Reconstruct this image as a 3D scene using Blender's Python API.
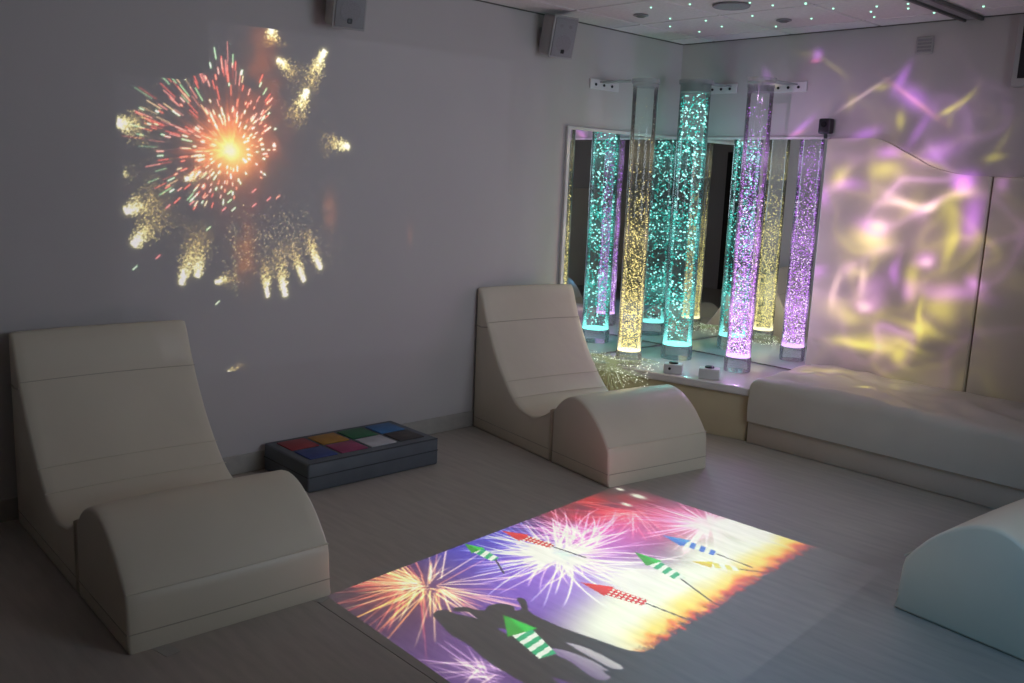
# Dim multi-sensory room: corner mirrors with bubble tubes, foam loungers, three picture projectors.
import bpy, bmesh, math, random
import numpy as np
from mathutils import Matrix, Vector

for o in list(bpy.data.objects):
    bpy.data.objects.remove(o)
scene = bpy.context.scene
COL = scene.collection

# ------------------------------------------------------------------ camera
cam_data = bpy.data.cameras.new('camera')
cam_data.sensor_width = 36.0
cam_data.lens = 32.0
cam_data.clip_start = 0.02
cam = bpy.data.objects.new('camera', cam_data)
COL.objects.link(cam)
_R = ((0.68532, 0.1559, -0.71136), (0.72712, -0.09229, 0.68028), (0.0404, -0.98345, -0.1766))
_m = Matrix([[r[0], -r[1], -r[2]] for r in _R]).to_4x4()
_m.translation = (4.185, -5.60, 1.55)
cam.matrix_world = _m
scene.camera = cam

# ------------------------------------------------------------------ world and exposure
world = bpy.data.worlds.new('world')
scene.world = world
world.use_nodes = True
world.node_tree.nodes['Background'].inputs[0].default_value = (0.45, 0.55, 0.75, 1)
world.node_tree.nodes['Background'].inputs[1].default_value = 0.3
scene.view_settings.view_transform = 'Standard'
scene.view_settings.look = 'None'
scene.view_settings.gamma = 1.0
scene.view_settings.use_curve_mapping = False
scene.view_settings.exposure = 0.0
scene.cycles.transparent_max_bounces = 48
scene.cycles.use_adaptive_sampling = False
scene.cycles.max_bounces = 10
scene.cycles.glossy_bounces = 6
scene.cycles.diffuse_bounces = 4
scene.cycles.sample_clamp_indirect = 3.0
scene.cycles.caustics_reflective = False
scene.cycles.caustics_refractive = False

W_FILL = 44.0        # soft room fill through the added window, watts
W_FLOOR = 560.0     # floor picture projector
W_WALL = 640.0       # wall picture projector
W_OIL = 980.0       # liquid effect projector
W_TEAL = 120.0        # colour wash lamp

RX, RY, RZ = 4.45, -6.30, 2.556      # room: x 0..RX, y RY..0, z 0..RZ


def add_light(name, kind, loc, energy, color, parent=None, **kw):
    d = bpy.data.lights.new(name, kind)
    d.energy = energy
    d.color = color
    for k, v in kw.items():
        setattr(d, k, v)
    o = bpy.data.objects.new(name, d)
    COL.objects.link(o)
    o.location = loc
    if parent:
        o.parent = parent
    return o


# room fill light behind a window added in the right-hand wall (window is built below at y -3.3..-1.5)
fill = add_light('fill_light', 'AREA', (RX + 0.32, -2.4, 1.65), W_FILL, (0.80, 0.86, 1.0),
                shape='RECTANGLE', size=1.1, size_y=1.7)
fill.rotation_euler = (0, math.radians(90), 0)


# ------------------------------------------------------------------ materials
def new_mat(name):
    m = bpy.data.materials.new(name)
    m.use_nodes = True
    nt = m.node_tree
    nt.nodes.clear()
    out = nt.nodes.new('ShaderNodeOutputMaterial')
    return m, nt, out


def mat(name, color, rough=0.6, var=0.06, scale=6.0, bump=0.0, bscale=60.0, metal=0.0, spec=0.5, stretch=None, detail=4.0):
    m, nt, out = new_mat(name)
    N = nt.nodes.new
    L = nt.links.new
    b = N('ShaderNodeBsdfPrincipled')
    L(b.outputs[0], out.inputs[0])
    b.inputs['Roughness'].default_value = rough
    b.inputs['Metallic'].default_value = metal
    b.inputs['Specular IOR Level'].default_value = spec
    tc = N('ShaderNodeTexCoord')
    mp = N('ShaderNodeMapping')
    L(tc.outputs['Object'], mp.inputs[0])
    if stretch:
        mp.inputs['Scale'].default_value = stretch
    n = N('ShaderNodeTexNoise')
    n.inputs['Scale'].default_value = scale
    n.inputs['Detail'].default_value = detail
    L(mp.outputs[0], n.inputs['Vector'])
    r = N('ShaderNodeValToRGB')
    r.color_ramp.elements[0].position = 0.3
    r.color_ramp.elements[1].position = 0.7
    r.color_ramp.elements[0].color = tuple(max(0, c * (1 - var)) for c in color) + (1,)
    r.color_ramp.elements[1].color = tuple(min(1, c * (1 + var)) for c in color) + (1,)
    L(n.outputs['Fac'], r.inputs[0])
    L(r.outputs[0], b.inputs['Base Color'])
    if bump:
        n2 = N('ShaderNodeTexNoise')
        n2.inputs['Scale'].default_value = bscale
        n2.inputs['Detail'].default_value = 3
        L(mp.outputs[0], n2.inputs['Vector'])
        bp = N('ShaderNodeBump')
        bp.inputs['Strength'].default_value = bump
        bp.inputs['Distance'].default_value = 0.01
        L(n2.outputs['Fac'], bp.inputs['Height'])
        L(bp.outputs[0], b.inputs['Normal'])
    return m


def emit_mat(name, color, strength, sampling='NONE'):
    m, nt, out = new_mat(name)
    e = nt.nodes.new('ShaderNodeEmission')
    e.inputs[0].default_value = tuple(color) + (1,)
    e.inputs[1].default_value = strength
    nt.links.new(e.outputs[0], out.inputs[0])
    m.cycles.emission_sampling = sampling
    return m


def clear_mat(name, tint, ior=1.35, rough=0.03, haze=0.0, haze_col=(1, 1, 1)):
    """clear acrylic: transparent with a Fresnel gloss and a little haze"""
    m, nt, out = new_mat(name)
    N = nt.nodes.new
    L = nt.links.new
    t = N('ShaderNodeBsdfTransparent')
    t.inputs[0].default_value = tuple(tint) + (1,)
    g = N('ShaderNodeBsdfGlossy')
    g.inputs['Roughness'].default_value = rough
    f = N('ShaderNodeFresnel')
    f.inputs[0].default_value = ior
    mx = N('ShaderNodeMixShader')
    L(f.outputs[0], mx.inputs[0])
    L(t.outputs[0], mx.inputs[1])
    L(g.outputs[0], mx.inputs[2])
    last = mx
    if haze:
        d = N('ShaderNodeBsdfTranslucent')
        d.inputs[0].default_value = tuple(haze_col) + (1,)
        d2 = N('ShaderNodeBsdfDiffuse')
        d2.inputs[0].default_value = tuple(haze_col) + (1,)
        ad = N('ShaderNodeMixShader')
        L(d.outputs[0], ad.inputs[1])
        L(d2.outputs[0], ad.inputs[2])
        mx2 = N('ShaderNodeMixShader')
        mx2.inputs[0].default_value = haze
        L(mx.outputs[0], mx2.inputs[1])
        L(ad.outputs[0], mx2.inputs[2])
        last = mx2
    L(last.outputs[0], out.inputs[0])
    return m


def film_mat(name):
    """projector slide: clear film that tints the lamp's light by the colours printed on it"""
    m, nt, out = new_mat(name)
    a = nt.nodes.new('ShaderNodeVertexColor')
    a.layer_name = 'film'
    t = nt.nodes.new('ShaderNodeBsdfTransparent')
    nt.links.new(a.outputs[0], t.inputs[0])
    nt.links.new(t.outputs[0], out.inputs[0])
    return m


M = {}
M['paint'] = mat('wall_paint', (0.53, 0.50, 0.485), 0.75, 0.02, 2.0, 0.03, 140)
M['floor'] = mat('vinyl_floor', (0.44, 0.395, 0.34), 0.5, 0.09, 9.0, 0.04, 60, stretch=(0.5, 3.5, 1), detail=8)
M['skirt'] = mat('vinyl_skirting', (0.40, 0.37, 0.33), 0.5, 0.08, 20)
M['seam'] = mat('weld_seam', (0.12, 0.11, 0.10), 0.6, 0.1, 30)
M['tile'] = mat('ceiling_tile', (0.74, 0.71, 0.70), 0.85, 0.05, 40, 0.15, 220)
M['grid'] = mat('ceiling_grid', (0.28, 0.27, 0.27), 0.5, 0.03, 10)
M['plenum'] = mat('ceiling_void', (0.05, 0.05, 0.05), 0.9, 0.1, 5)
M['cream'] = mat('cream_vinyl', (0.66, 0.60, 0.47), 0.42, 0.035, 3.0, 0.10, 14)
M['cream_pad'] = mat('cream_wall_pad', (0.62, 0.57, 0.47), 0.5, 0.03, 3.0, 0.06, 12)
M['cream_seam'] = mat('cream_stitch', (0.42, 0.37, 0.28), 0.6, 0.08, 30)
M['bench'] = mat('bench_vinyl', (0.58, 0.55, 0.47), 0.40, 0.04, 4.0, 0.12, 10)
M['bench_base'] = mat('bench_base_vinyl', (0.55, 0.47, 0.38), 0.5, 0.04, 4.0, 0.05, 14)
M['plinth'] = mat('platform_front', (0.56, 0.47, 0.30), 0.45, 0.05, 4.0, 0.04, 14)
M['deck'] = mat('platform_deck', (0.72, 0.69, 0.66), 0.22, 0.05, 5.0, 0.05, 10)
M['grey'] = mat('grey_vinyl', (0.10, 0.115, 0.13), 0.5, 0.12, 8.0, 0.12, 40)
M['grey_dark'] = mat('grey_vinyl_seam', (0.035, 0.04, 0.045), 0.6, 0.1, 20)
M['black'] = mat('black_plastic', (0.012, 0.012, 0.014), 0.4, 0.1, 20)
M['dark'] = mat('dark_brown', (0.035, 0.025, 0.022), 0.6, 0.2, 12, stretch=(6, 6, 0.6))
M['white'] = mat('white_plastic', (0.66, 0.66, 0.65), 0.4, 0.03, 12)
M['offwhite'] = mat('speaker_housing', (0.42, 0.41, 0.40), 0.5, 0.03, 12)
M['grille'] = mat('speaker_grille', (0.28, 0.28, 0.285), 0.6, 0.25, 420)
M['cone'] = mat('speaker_cone', (0.26, 0.25, 0.26), 0.6, 0.15, 200)
M['metal'] = mat('grey_metal', (0.35, 0.35, 0.36), 0.35, 0.05, 20, metal=0.7)
M['rail'] = mat('dark_track', (0.10, 0.095, 0.09), 0.5, 0.1, 20)
M['frame'] = mat('mirror_frame', (0.70, 0.67, 0.64), 0.3, 0.05, 12)
M['screenblack'] = mat('screen_glass', (0.01, 0.01, 0.012), 0.15, 0.1, 4)
M['tape'] = mat('sticky_tape', (0.42, 0.40, 0.36), 0.5, 0.05, 30)
M['film'] = film_mat('slide_film')
m, nt, out = new_mat('mirror_glass')
g = nt.nodes.new('ShaderNodeBsdfGlossy')
g.inputs[0].default_value = (0.82, 0.86, 0.85, 1)
g.inputs['Roughness'].default_value = 0.004
nt.links.new(g.outputs[0], out.inputs[0])
M['mirror'] = m
M['pane'] = clear_mat('fill_window_pane', (0.92, 0.95, 0.96), 1.45)
M['acrylic'] = clear_mat('clear_acrylic', (0.97, 0.985, 0.985), 1.42, 0.03, 0.04)
M['acrylic_base'] = clear_mat('milky_acrylic', (0.95, 0.95, 0.97), 1.35, 0.08, 0.16, (0.9, 0.88, 0.92))
M['cap'] = clear_mat('frosted_cap', (0.8, 0.82, 0.82), 1.35, 0.1, 0.4, (0.85, 0.87, 0.86))
M['star'] = emit_mat('green_star', (0.45, 1.0, 0.72), 1.6)
PATCH = {'red': (0.30, 0.03, 0.035), 'amber': (0.42, 0.20, 0.02), 'green': (0.02, 0.14, 0.05), 'light blue': (0.04, 0.16, 0.36),
         'navy blue': (0.025, 0.05, 0.20), 'magenta': (0.30, 0.035, 0.11), 'white': (0.50, 0.50, 0.52), 'dark brown': (0.05, 0.04, 0.035)}
for k, c in PATCH.items():
    M['patch_' + k] = mat('patch_' + k.replace(' ', '_'), c, 0.5, 0.12, 14, 0.1, 40)


# ------------------------------------------------------------------ mesh helpers
def bm_box(bm, x0, x1, y0, y1, z0, z1):
    vs = [bm.verts.new(p) for p in ((x0, y0, z0), (x1, y0, z0), (x1, y1, z0), (x0, y1, z0),
                                    (x0, y0, z1), (x1, y0, z1), (x1, y1, z1), (x0, y1, z1))]
    for f in ((0, 3, 2, 1), (4, 5, 6, 7), (0, 1, 5, 4), (1, 2, 6, 5), (2, 3, 7, 6), (3, 0, 4, 7)):
        bm.faces.new([vs[i] for i in f])
    return vs


def finish(bm, name, material, parent=None, smooth=None, loc=None):
    bmesh.ops.recalc_face_normals(bm, faces=bm.faces)
    me = bpy.data.meshes.new(name)
    bm.to_mesh(me)
    bm.free()
    me.materials.append(material)
    if smooth is not None:
        me.shade_smooth()
        me.set_sharp_from_angle(angle=math.radians(smooth))
    return link(name, me, parent, loc)


def link(name, me, parent=None, loc=None):
    o = bpy.data.objects.new(name, me)
    COL.objects.link(o)
    if parent:
        o.parent = parent
    if loc:
        o.location = loc
    return o


def box(name, material, dims, parent=None, bevel=0.0, seg=2, smooth=40, loc=None):
    bm = bmesh.new()
    bm_box(bm, *dims)
    if bevel:
        bmesh.ops.bevel(bm, geom=bm.edges[:], offset=bevel, segments=seg, affect='EDGES', profile=0.5)
    return finish(bm, name, material, parent, smooth if bevel else None, loc)


def lathe(name, material, prof, parent=None, seg=32, loc=None, smooth=40, axis='Z', cap=True):
    """prof: list of (radius, height)"""
    bm = bmesh.new()
    rings = []
    for r, h in prof:
        ring = []
        for i in range(seg):
            a = 2 * math.pi * i / seg
            p = (r * math.cos(a), r * math.sin(a), h)
            if axis == 'X':
                p = (p[2], p[0], p[1])
            elif axis == 'Y':
                p = (p[1], p[2], p[0])
            ring.append(bm.verts.new(p))
        rings.append(ring)
    for a, b in zip(rings, rings[1:]):
        for i in range(seg):
            j = (i + 1) % seg
            bm.faces.new((a[i], a[j], b[j], b[i]))
    if cap:
        bm.faces.new(rings[0])
        bm.faces.new(rings[-1])
    return finish(bm, name, material, parent, smooth, loc)


def tag(o, label, cat, group=None, kind=None):
    if label:
        o['label'] = label
    if cat:
        o['category'] = cat
    if group:
        o['group'] = group
    if kind:
        o['kind'] = kind
    return o


def thing(name, label, cat, loc=(0, 0, 0), rotz=0.0, group=None):
    o = bpy.data.objects.new(name, None)
    o.empty_display_size = 0.05
    COL.objects.link(o)
    o.location = loc
    o.rotation_euler = (0, 0, rotz)
    return tag(o, label, cat, group)


def struct(o):
    o['kind'] = 'structure'
    return o


def tube_mesh(bm, pts, r, seg=6):
    """simple tube along a polyline"""
    rings = []
    pts = [Vector(p) for p in pts]
    for i, p in enumerate(pts):
        d = (pts[min(i + 1, len(pts) - 1)] - pts[max(i - 1, 0)]).normalized()
        a = d.cross(Vector((0, 0, 1)) if abs(d.z) < 0.9 else Vector((1, 0, 0))).normalized()
        b = d.cross(a)
        rings.append([bm.verts.new(p + a * (r * math.cos(2 * math.pi * k / seg)) + b * (r * math.sin(2 * math.pi * k / seg))) for k in range(seg)])
    for A, B in zip(rings, rings[1:]):
        for k in range(seg):
            j = (k + 1) % seg
            bm.faces.new((A[k], A[j], B[j], B[k]))
    bm.faces.new(rings[0])
    bm.faces.new(rings[-1])


# ------------------------------------------------------------------ room shell
floor = struct(box('floor', M['plenum'], (-0.1, RX + 0.1, RY - 0.1, 0.1, -0.08, -0.004)))
# sheet vinyl laid in wide strips with welded joints between them
ys = [RY, -5.95, -3.945, 0.0]
for a, b in zip(ys, ys[1:]):
    box('vinyl_sheet', M['floor'], (0, RX, a + 0.002, b - 0.002, -0.004, 0.0), floor)
for y in ys[1:-1]:
    box('weld_seam', M['seam'], (0, RX, y - 0.002, y + 0.002, -0.004, -0.0008), floor)

struct(box('wall_left', M['paint'], (-0.1, 0, RY, 0, 0, RZ + 0.05)))
struct(box('wall_back', M['paint'], (-0.1, RX + 0.1, 0, 0.1, 0, RZ + 0.05)))
struct(box('wall_front', M['paint'], (-0.1, RX + 0.1, RY - 0.1, RY, 0, RZ + 0.05)))
WY0, WY1, WZ0, WZ1 = -3.3, -1.5, 1.1, 2.2
bm = bmesh.new()
bm_box(bm, RX, RX + 0.1, RY, WY0, 0, RZ + 0.05)
bm_box(bm, RX, RX + 0.1, WY1, 0, 0, RZ + 0.05)
bm_box(bm, RX, RX + 0.1, WY0, WY1, 0, WZ0)
bm_box(bm, RX, RX + 0.1, WY0, WY1, WZ1, RZ + 0.05)
struct(finish(bm, 'wall_right', M['paint']))
win = struct(box('window_fill_1', M['pane'], (RX + 0.045, RX + 0.055, WY0, WY1, WZ0, WZ1)))  # unseen window, added so the fill light can enter the room
for d in ((WY0, WY0 + 0.05, WZ0, WZ1), (WY1 - 0.05, WY1, WZ0, WZ1), (WY0 + 0.05, WY1 - 0.05, WZ0, WZ0 + 0.05),
          (WY0 + 0.05, WY1 - 0.05, WZ1 - 0.05, WZ1), ((WY0 + WY1) / 2 - 0.03, (WY0 + WY1) / 2 + 0.03, WZ0 + 0.05, WZ1 - 0.05)):
    box('fill_window_frame', M['white'], (RX + 0.02, RX + 0.08) + d, win)
# dark door in the wall behind the photographer
door = struct(box('door_1', M['dark'], (3.05, 3.72, RY + 0.002, RY + 0.045, 0.005, 2.06)))
lathe('door_handle', M['metal'], [(0.012, 0), (0.012, 0.05), (0.025, 0.055), (0.025, 0.08)], door, 12, (3.13, RY + 0.045, 1.02), axis='Y')

# coved vinyl skirting
for nm, d in (('baseboard_left', (0.0005, 0.010, RY, -1.03, 0.0002, 0.10)), ('baseboard_right', (RX - 0.010, RX - 0.0005, RY, -0.8, 0.0002, 0.10)),
              ('baseboard_front', (0.011, 3.04, RY + 0.0005, RY + 0.010, 0.0002, 0.10))):
    struct(box(nm, M['skirt'], d, None, 0.003, 1))

# suspended ceiling: soffit, grid bars, tiles
ceiling = struct(box('ceiling', M['plenum'], (-0.1, RX + 0.1, RY - 0.1, 0.1, RZ + 0.05, RZ + 0.12)))
gx = [0.0, 0.27, 0.87, 1.47, 2.02, 2.62, 3.22, 3.82, RX]
gy = [0.0] + [-0.23 - 0.6 * i for i in range(11)]
gy = [y for y in gy if y > RY] + [RY]
tile_cache = {}
for x0, x1 in zip(gx, gx[1:]):
    for y1, y0 in zip(gy, gy[1:]):
        w, d = round(x1 - x0 - 0.014, 3), round(y1 - y0 - 0.014, 3)
        if (w, d) not in tile_cache:
            bm = bmesh.new()
            bm_box(bm, -w / 2, w / 2, -d / 2, d / 2, 0, 0.02)
            es = [e for e in bm.edges if all(v.co.z < 0.01 for v in e.verts)]
            bmesh.ops.bevel(bm, geom=es, offset=0.006, segments=1, affect='EDGES')
            o = finish(bm, 'ceiling_tile', M['tile'], ceiling)
            tile_cache[(w, d)] = o.data
        else:
            o = link('ceiling_tile', tile_cache[(w, d)], ceiling)
        o.location = ((x0 + x1) / 2, (y0 + y1) / 2, RZ - 0.003)
for x in gx[1:-1]:
    if abs(x - 2.02) > 0.01:
        box('grid_bar', M['grid'], (x - 0.008, x + 0.008, RY, 0, RZ + 0.004, RZ + 0.012), ceiling)
for y in gy[1:-1]:
    box('grid_bar', M['grid'], (0, RX, y - 0.008, y + 0.008, RZ + 0.0045, RZ + 0.0125), ceiling)
# edge trim angle where tiles meet the walls
struct(box('trim_1', M['seam'], (0.0005, 0.010, RY, 0, RZ - 0.008, RZ - 0.0035)))
struct(box('trim_2', M['seam'], (0.011, RX, -0.010, -0.0005, RZ - 0.008, RZ - 0.0035)))
# tiny emissive green star points in the tiles
stars = [(0.699, -1.267), (0.573, -0.919), (0.4, -0.689), (0.711, -0.742), (0.674, -0.515), (0.437, -0.421), (1.232, -1.075), (1.03, -0.727),
         (1.294, -0.942), (0.955, -0.338), (1.268, -0.468), (1.461, -0.884), (1.517, -0.681), (1.733, -0.61), (1.641, -0.485), (1.584, -0.324),
         (1.896, -0.59), (1.842, -0.464), (1.904, -0.272), (2.179, -0.311), (1.089, -1.081), (0.937, -1.22)]
rnd = random.Random(5)
stars += [(rnd.uniform(0.3, 3.6), rnd.uniform(-4.2, -2.1)) for _ in range(40)]
sm = None
for x, y in stars:
    if sm is None:
        o = lathe('star_point', M['star'], [(0.003, -0.006), (0.006, -0.004), (0.006, 0.004)], ceiling, 8)
        sm = o.data
    else:
        o = link('star_point', sm, ceiling)
    o.location = (x, y, RZ - 0.004)

# ------------------------------------------------------------------ ceiling fittings
t = thing('ceiling_track', 'dark straight track set into the ceiling running to the back wall', 'track', (2.02, -0.012, RZ - 0.004))
for x in (-0.055, 0.04):
    box('track_flange', M['rail'], (x, x + 0.018, -5.6, 0, -0.022, -0.001), t, 0.002, 1)
box('track_bed', M['grille'], (-0.035, 0.038, -5.6, 0, -0.009, -0.001), t)
t = thing('ceiling_speaker', 'large round grey ceiling grille above the bubble tubes', 'ceiling speaker', (1.111, -1.07, RZ - 0.004))
lathe('rim', M['cone'], [(0.098, -0.001), (0.105, -0.006), (0.10, -0.012), (0.09, -0.010)], t, 32)
lathe('grille', M['grille'], [(0.088, -0.010), (0.06, -0.014), (0.01, -0.015)], t, 32)
for (x, y, lab) in ((0.499, -1.11, 'small round ceiling fitting over the left wall side'), (1.111, -0.51, 'small round ceiling fitting nearest the back wall')):
    t = thing('ceiling_sensor', lab, 'ceiling fitting', (x, y, RZ - 0.004), 0, 'small round ceiling fittings')
    lathe('rim', M['cone'], [(0.045, -0.001), (0.047, -0.006), (0.036, -0.009)], t, 24)
    lathe('centre', M['rail'], [(0.034, -0.009), (0.02, -0.016), (0.005, -0.017)], t, 24)


# ------------------------------------------------------------------ foam loungers
def resample(pts, n, closed=False):
    """Catmull-Rom through the points, n samples"""
    P = [np.array(p, float) for p in pts]
    out = []
    k = len(P) - 1
    for i in range(n):
        t = i / (n - 1) * k
        j = min(int(t), k - 1)
        f = t - j
        p0, p1, p2, p3 = P[max(j - 1, 0)], P[j], P[j + 1], P[min(j + 2, k)]
        out.append(tuple(0.5 * ((2 * p1) + (-p0 + p2) * f + (2 * p0 - 5 * p1 + 4 * p2 - p3) * f * f + (-p0 + 3 * p1 - 3 * p2 + p3) * f ** 3)))
    return out


def wob(seed):
    r = random.Random(seed)
    w = [(r.uniform(5, 16), r.uniform(5, 16), r.uniform(0, 6.28), r.uniform(0.3, 1)) for _ in range(7)]
    return lambda a, b: sum(q * math.sin(u * a + v * b + p) for u, v, p, q in w) / 7


def foam_block(name, material, outline, width, parent, puff=0.006, wrinkle=0.003, seed=1, bevel=0.014, nw=18):
    """closed profile in (s, z) swept over the width (y), soft edges, slightly puffed and wrinkled"""
    bm = bmesh.new()
    n = len(outline)
    w = wob(seed)
    cs = sum(p[0] for p in outline) / n
    cz = sum(p[1] for p in outline) / n
    inset = [0.0, 0.35, 0.75, 1.0]
    cols = [(0.0, bevel), (bevel * 0.3, bevel * 0.3), (bevel, 0.0)]
    for i in range(1, nw):
        cols.append((bevel + (width - 2 * bevel) * i / nw, 0.0))
    cols += [(width - bevel, 0.0), (width - bevel * 0.3, bevel * 0.3), (width, bevel)]
    # outward normals of the profile
    nor = []
    for i in range(n):
        a, b = outline[i - 1], outline[(i + 1) % n]
        d = np.array((b[0] - a[0], b[1] - a[1]))
        d /= np.linalg.norm(d) + 1e-9
        nor.append(np.array((d[1], -d[0])))
    area = sum(outline[i - 1][0] * outline[i][1] - outline[i][0] * outline[i - 1][1] for i in range(n))
    sgn = 1 if area > 0 else -1
    rings = []
    for y, ins in cols:
        ring = []
        q = math.sin(math.pi * y / width)
        for i, (s, z) in enumerate(outline):
            amt = -ins + puff * q + wrinkle * w(s * 1.2 + z, y) * (1 if z > 0.1 else 0)
            if z < 0.001:
                amt = -ins if ins else 0
            v = np.array((s, z)) + sgn * nor[i] * amt
            ring.append(bm.verts.new((v[0], y, max(v[1], 0.001))))
        rings.append(ring)
    for a, b in zip(rings, rings[1:]):
        for i in range(n):
            j = (i + 1) % n
            bm.faces.new((a[i], a[j], b[j], b[i]))
    bm.faces.new(rings[0])
    bm.faces.new(rings[-1])
    bmesh.ops.triangulate(bm, faces=[f for f in bm.faces if len(f.verts) > 4])
    return finish(bm, name, material, parent, 50)


def line(a, b, n):
    return [(a[0] + (b[0] - a[0]) * i / n, a[1] + (b[1] - a[1]) * i / n) for i in range(n)]


WID = 0.735
SEAT_TOP = [(0.03, 0.868), (0.06, 0.825), (0.105, 0.72), (0.15, 0.635), (0.226, 0.515), (0.30, 0.42), (0.39, 0.325), (0.48, 0.255), (0.57, 0.218), (0.66, 0.214), (0.74, 0.235), (0.80, 0.268), (0.838, 0.295)]
HUMP_TOP = [(0.0, 0.29), (0.04, 0.337), (0.09, 0.375), (0.15, 0.400), (0.21, 0.404), (0.28, 0.386), (0.345, 0.350), (0.40, 0.308), (0.455, 0.250), (0.497, 0.195)]


def seat_outline():
    top = resample(SEAT_TOP, 46)
    return line((0, 0.0), (0.0, 0.855), 10) + [(0.0, 0.855), (0.01, 0.868)] + top + line((0.84, 0.28), (0.84, 0.0), 4) + line((0.84, 0.0), (0.0, 0.0), 10)


def hump_outline():
    top = resample(HUMP_TOP, 36)
    return line((0, 0.0), (0, 0.28), 5) + top + line((0.504, 0.165), (0.515, 0.0), 5) + line((0.515, 0.0), (0, 0.0), 8)


def ridge(name, material, path, parent, r=0.003):
    bm = bmesh.new()
    tube_mesh(bm, path, r, 5)
    return finish(bm, name, material, parent, 60)


def seat(loc, rot, label, seed, sc):
    t = thing('foam_lounge_seat', label, 'foam lounger', loc, rot, 'cream foam lounge seats')
    t.scale = sc
    foam_block('body', M['cream'], seat_outline(), WID, t, seed=seed)
    # cover joint under the head pad, skirt seam and the two stitched lines across the seat
    top = resample(SEAT_TOP, 60)
    def at(s):
        return min(top, key=lambda p: abs(p[0] - s))
    for s in (0.135, 0.36, 0.45):
        p = at(s)
        lift = 0.0035 if s < 0.2 else 0.0045
        q = [(p[0] + lift * 0.8, WID * k / 14, p[1] + lift + 0.006 * math.sin(math.pi * k / 14)) for k in range(15)]
        ridge('cover_seam', M['cream_seam'] if s < 0.2 else M['cream'], q, t, 0.0016 if s < 0.2 else 0.002)
    ridge('skirt_seam', M['cream_seam'], [(0.01, -0.0005, 0.068), (0.83, -0.0005, 0.068)], t, 0.0022)
    ridge('skirt_seam', M['cream_seam'], [(0.01, WID + 0.0005, 0.068), (0.83, WID + 0.0005, 0.068)], t, 0.0022)
    ridge('head_pad_joint', M['cream_seam'], [(0.002, 0.0, 0.64), (0.07, -0.001, 0.636), (0.14, 0.0, 0.645)], t, 0.004)
    return t


def hump(loc, rot, label, seed, sc):
    t = thing('foam_foot_wedge', label, 'foam footrest', loc, rot, 'cream foam foot wedges')
    t.scale = sc
    foam_block('body', M['cream'], hump_outline(), WID, t, seed=seed)
    ridge('skirt_seam', M['cream_seam'], [(0.005, -0.0005, 0.068), (0.508, -0.0005, 0.068)], t, 0.0022)
    ridge('skirt_seam', M['cream_seam'], [(0.512 + 0.006 * math.sin(math.pi * k / 10), 0.004 + (WID - 0.008) * k / 10, 0.068) for k in range(11)], t, 0.0022)
    ridge('fold_seam', M['cream'], [(0.497 + 0.006 * math.sin(math.pi * k / 10), 0.006 + (WID - 0.012) * k / 10, 0.205) for k in range(11)], t, 0.004)
    return t


def lounger(x, y, deg, gap, names, seed, sc=(1, 1, 1), foot_dy=0.0):
    a = math.radians(deg)
    seat((x, y, 0), a, names[0], seed, sc)
    d = 0.84 * sc[0] + gap
    hump((x + d * math.cos(a) - foot_dy * math.sin(a), y + d * math.sin(a) + foot_dy * math.cos(a), 0), a, names[1], seed + 50, sc)


lounger(0.060, -4.55, -2.4, 0.022, ('cream foam lounge seat against the wall under the projected firework', 'cream foam foot wedge of the lounger under the projected firework'), 1, (1, 1, 0.965))
lounger(0.014, -1.925, -8.7, 0.016, ('cream foam lounge seat in the corner beside the mirrors', 'cream foam foot wedge beside the tube platform'), 2, (0.955, 0.98, 1.015))
lounger(4.335, -1.475, 174.0, 0.016, ('cream foam lounge seat by the right wall facing the floor picture', 'cream foam foot wedge at the right edge with bluish side'), 3, (1.0, 1.30, 1.06))

# ------------------------------------------------------------------ grey touch-pad box
OX, OY, OW, OD, OH = 0.03, -3.375, 0.445, 0.80, 0.148
t = thing('foam_step', 'dark grey padded box with eight coloured squares on top', 'padded box', (OX, OY, 0), math.radians(-0.5))
box('body', M['grey'], (0, OW, 0, OD, 0.001, OH), t, 0.012, 3)
ridge('zip_seam', M['grey_dark'], [(OW + 0.001, 0.005, 0.078), (OW + 0.001, OD - 0.005, 0.082)], t, 0.003)
ridge('zip_seam', M['grey_dark'], [(0.005, -0.001, 0.078), (OW, -0.001, 0.078)], t, 0.003)
ridge('piping', M['grey_dark'], [(OW - 0.003, 0.006, OH - 0.003), (OW - 0.003, OD - 0.006, OH - 0.003)], t, 0.004)
rows = (('red', 'amber', 'green', 'light blue'), ('navy blue', 'magenta', 'white', 'dark brown'))
for r, row in enumerate(rows):
    for k, c in enumerate(row):
        x0 = 0.05 + r * 0.178
        y0 = 0.045 + k * 0.181
        p = box('colour_square', M['patch_' + c], (x0, x0 + 0.158, y0, y0 + 0.160, OH - 0.001, OH + 0.006), t, 0.004, 2)
        p['label'] = c + ' square'

# ------------------------------------------------------------------ tape scraps on the floor
for (x, y, r, lab) in ((1.475, -4.50, 0.2, 'pale tape scrap on the floor under the front left lounger corner'), (1.455, -3.93, 0.35, 'pale tape scrap on the floor by the floor picture corner')):
    o = box('floor_tape', M['tape'], (-0.04, 0.04, -0.025, 0.025, 0, 0.0012), None, 0, loc=(x, y, 0.0003))
    o.rotation_euler.z = r
    tag(o, lab, 'tape', 'tape scraps on the floor')

# ------------------------------------------------------------------ tube platform in the corner
PZ = 0.34
t = thing('tube_platform', 'low cream corner platform carrying the bubble tubes', 'platform', (0, 0, 0))


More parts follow.
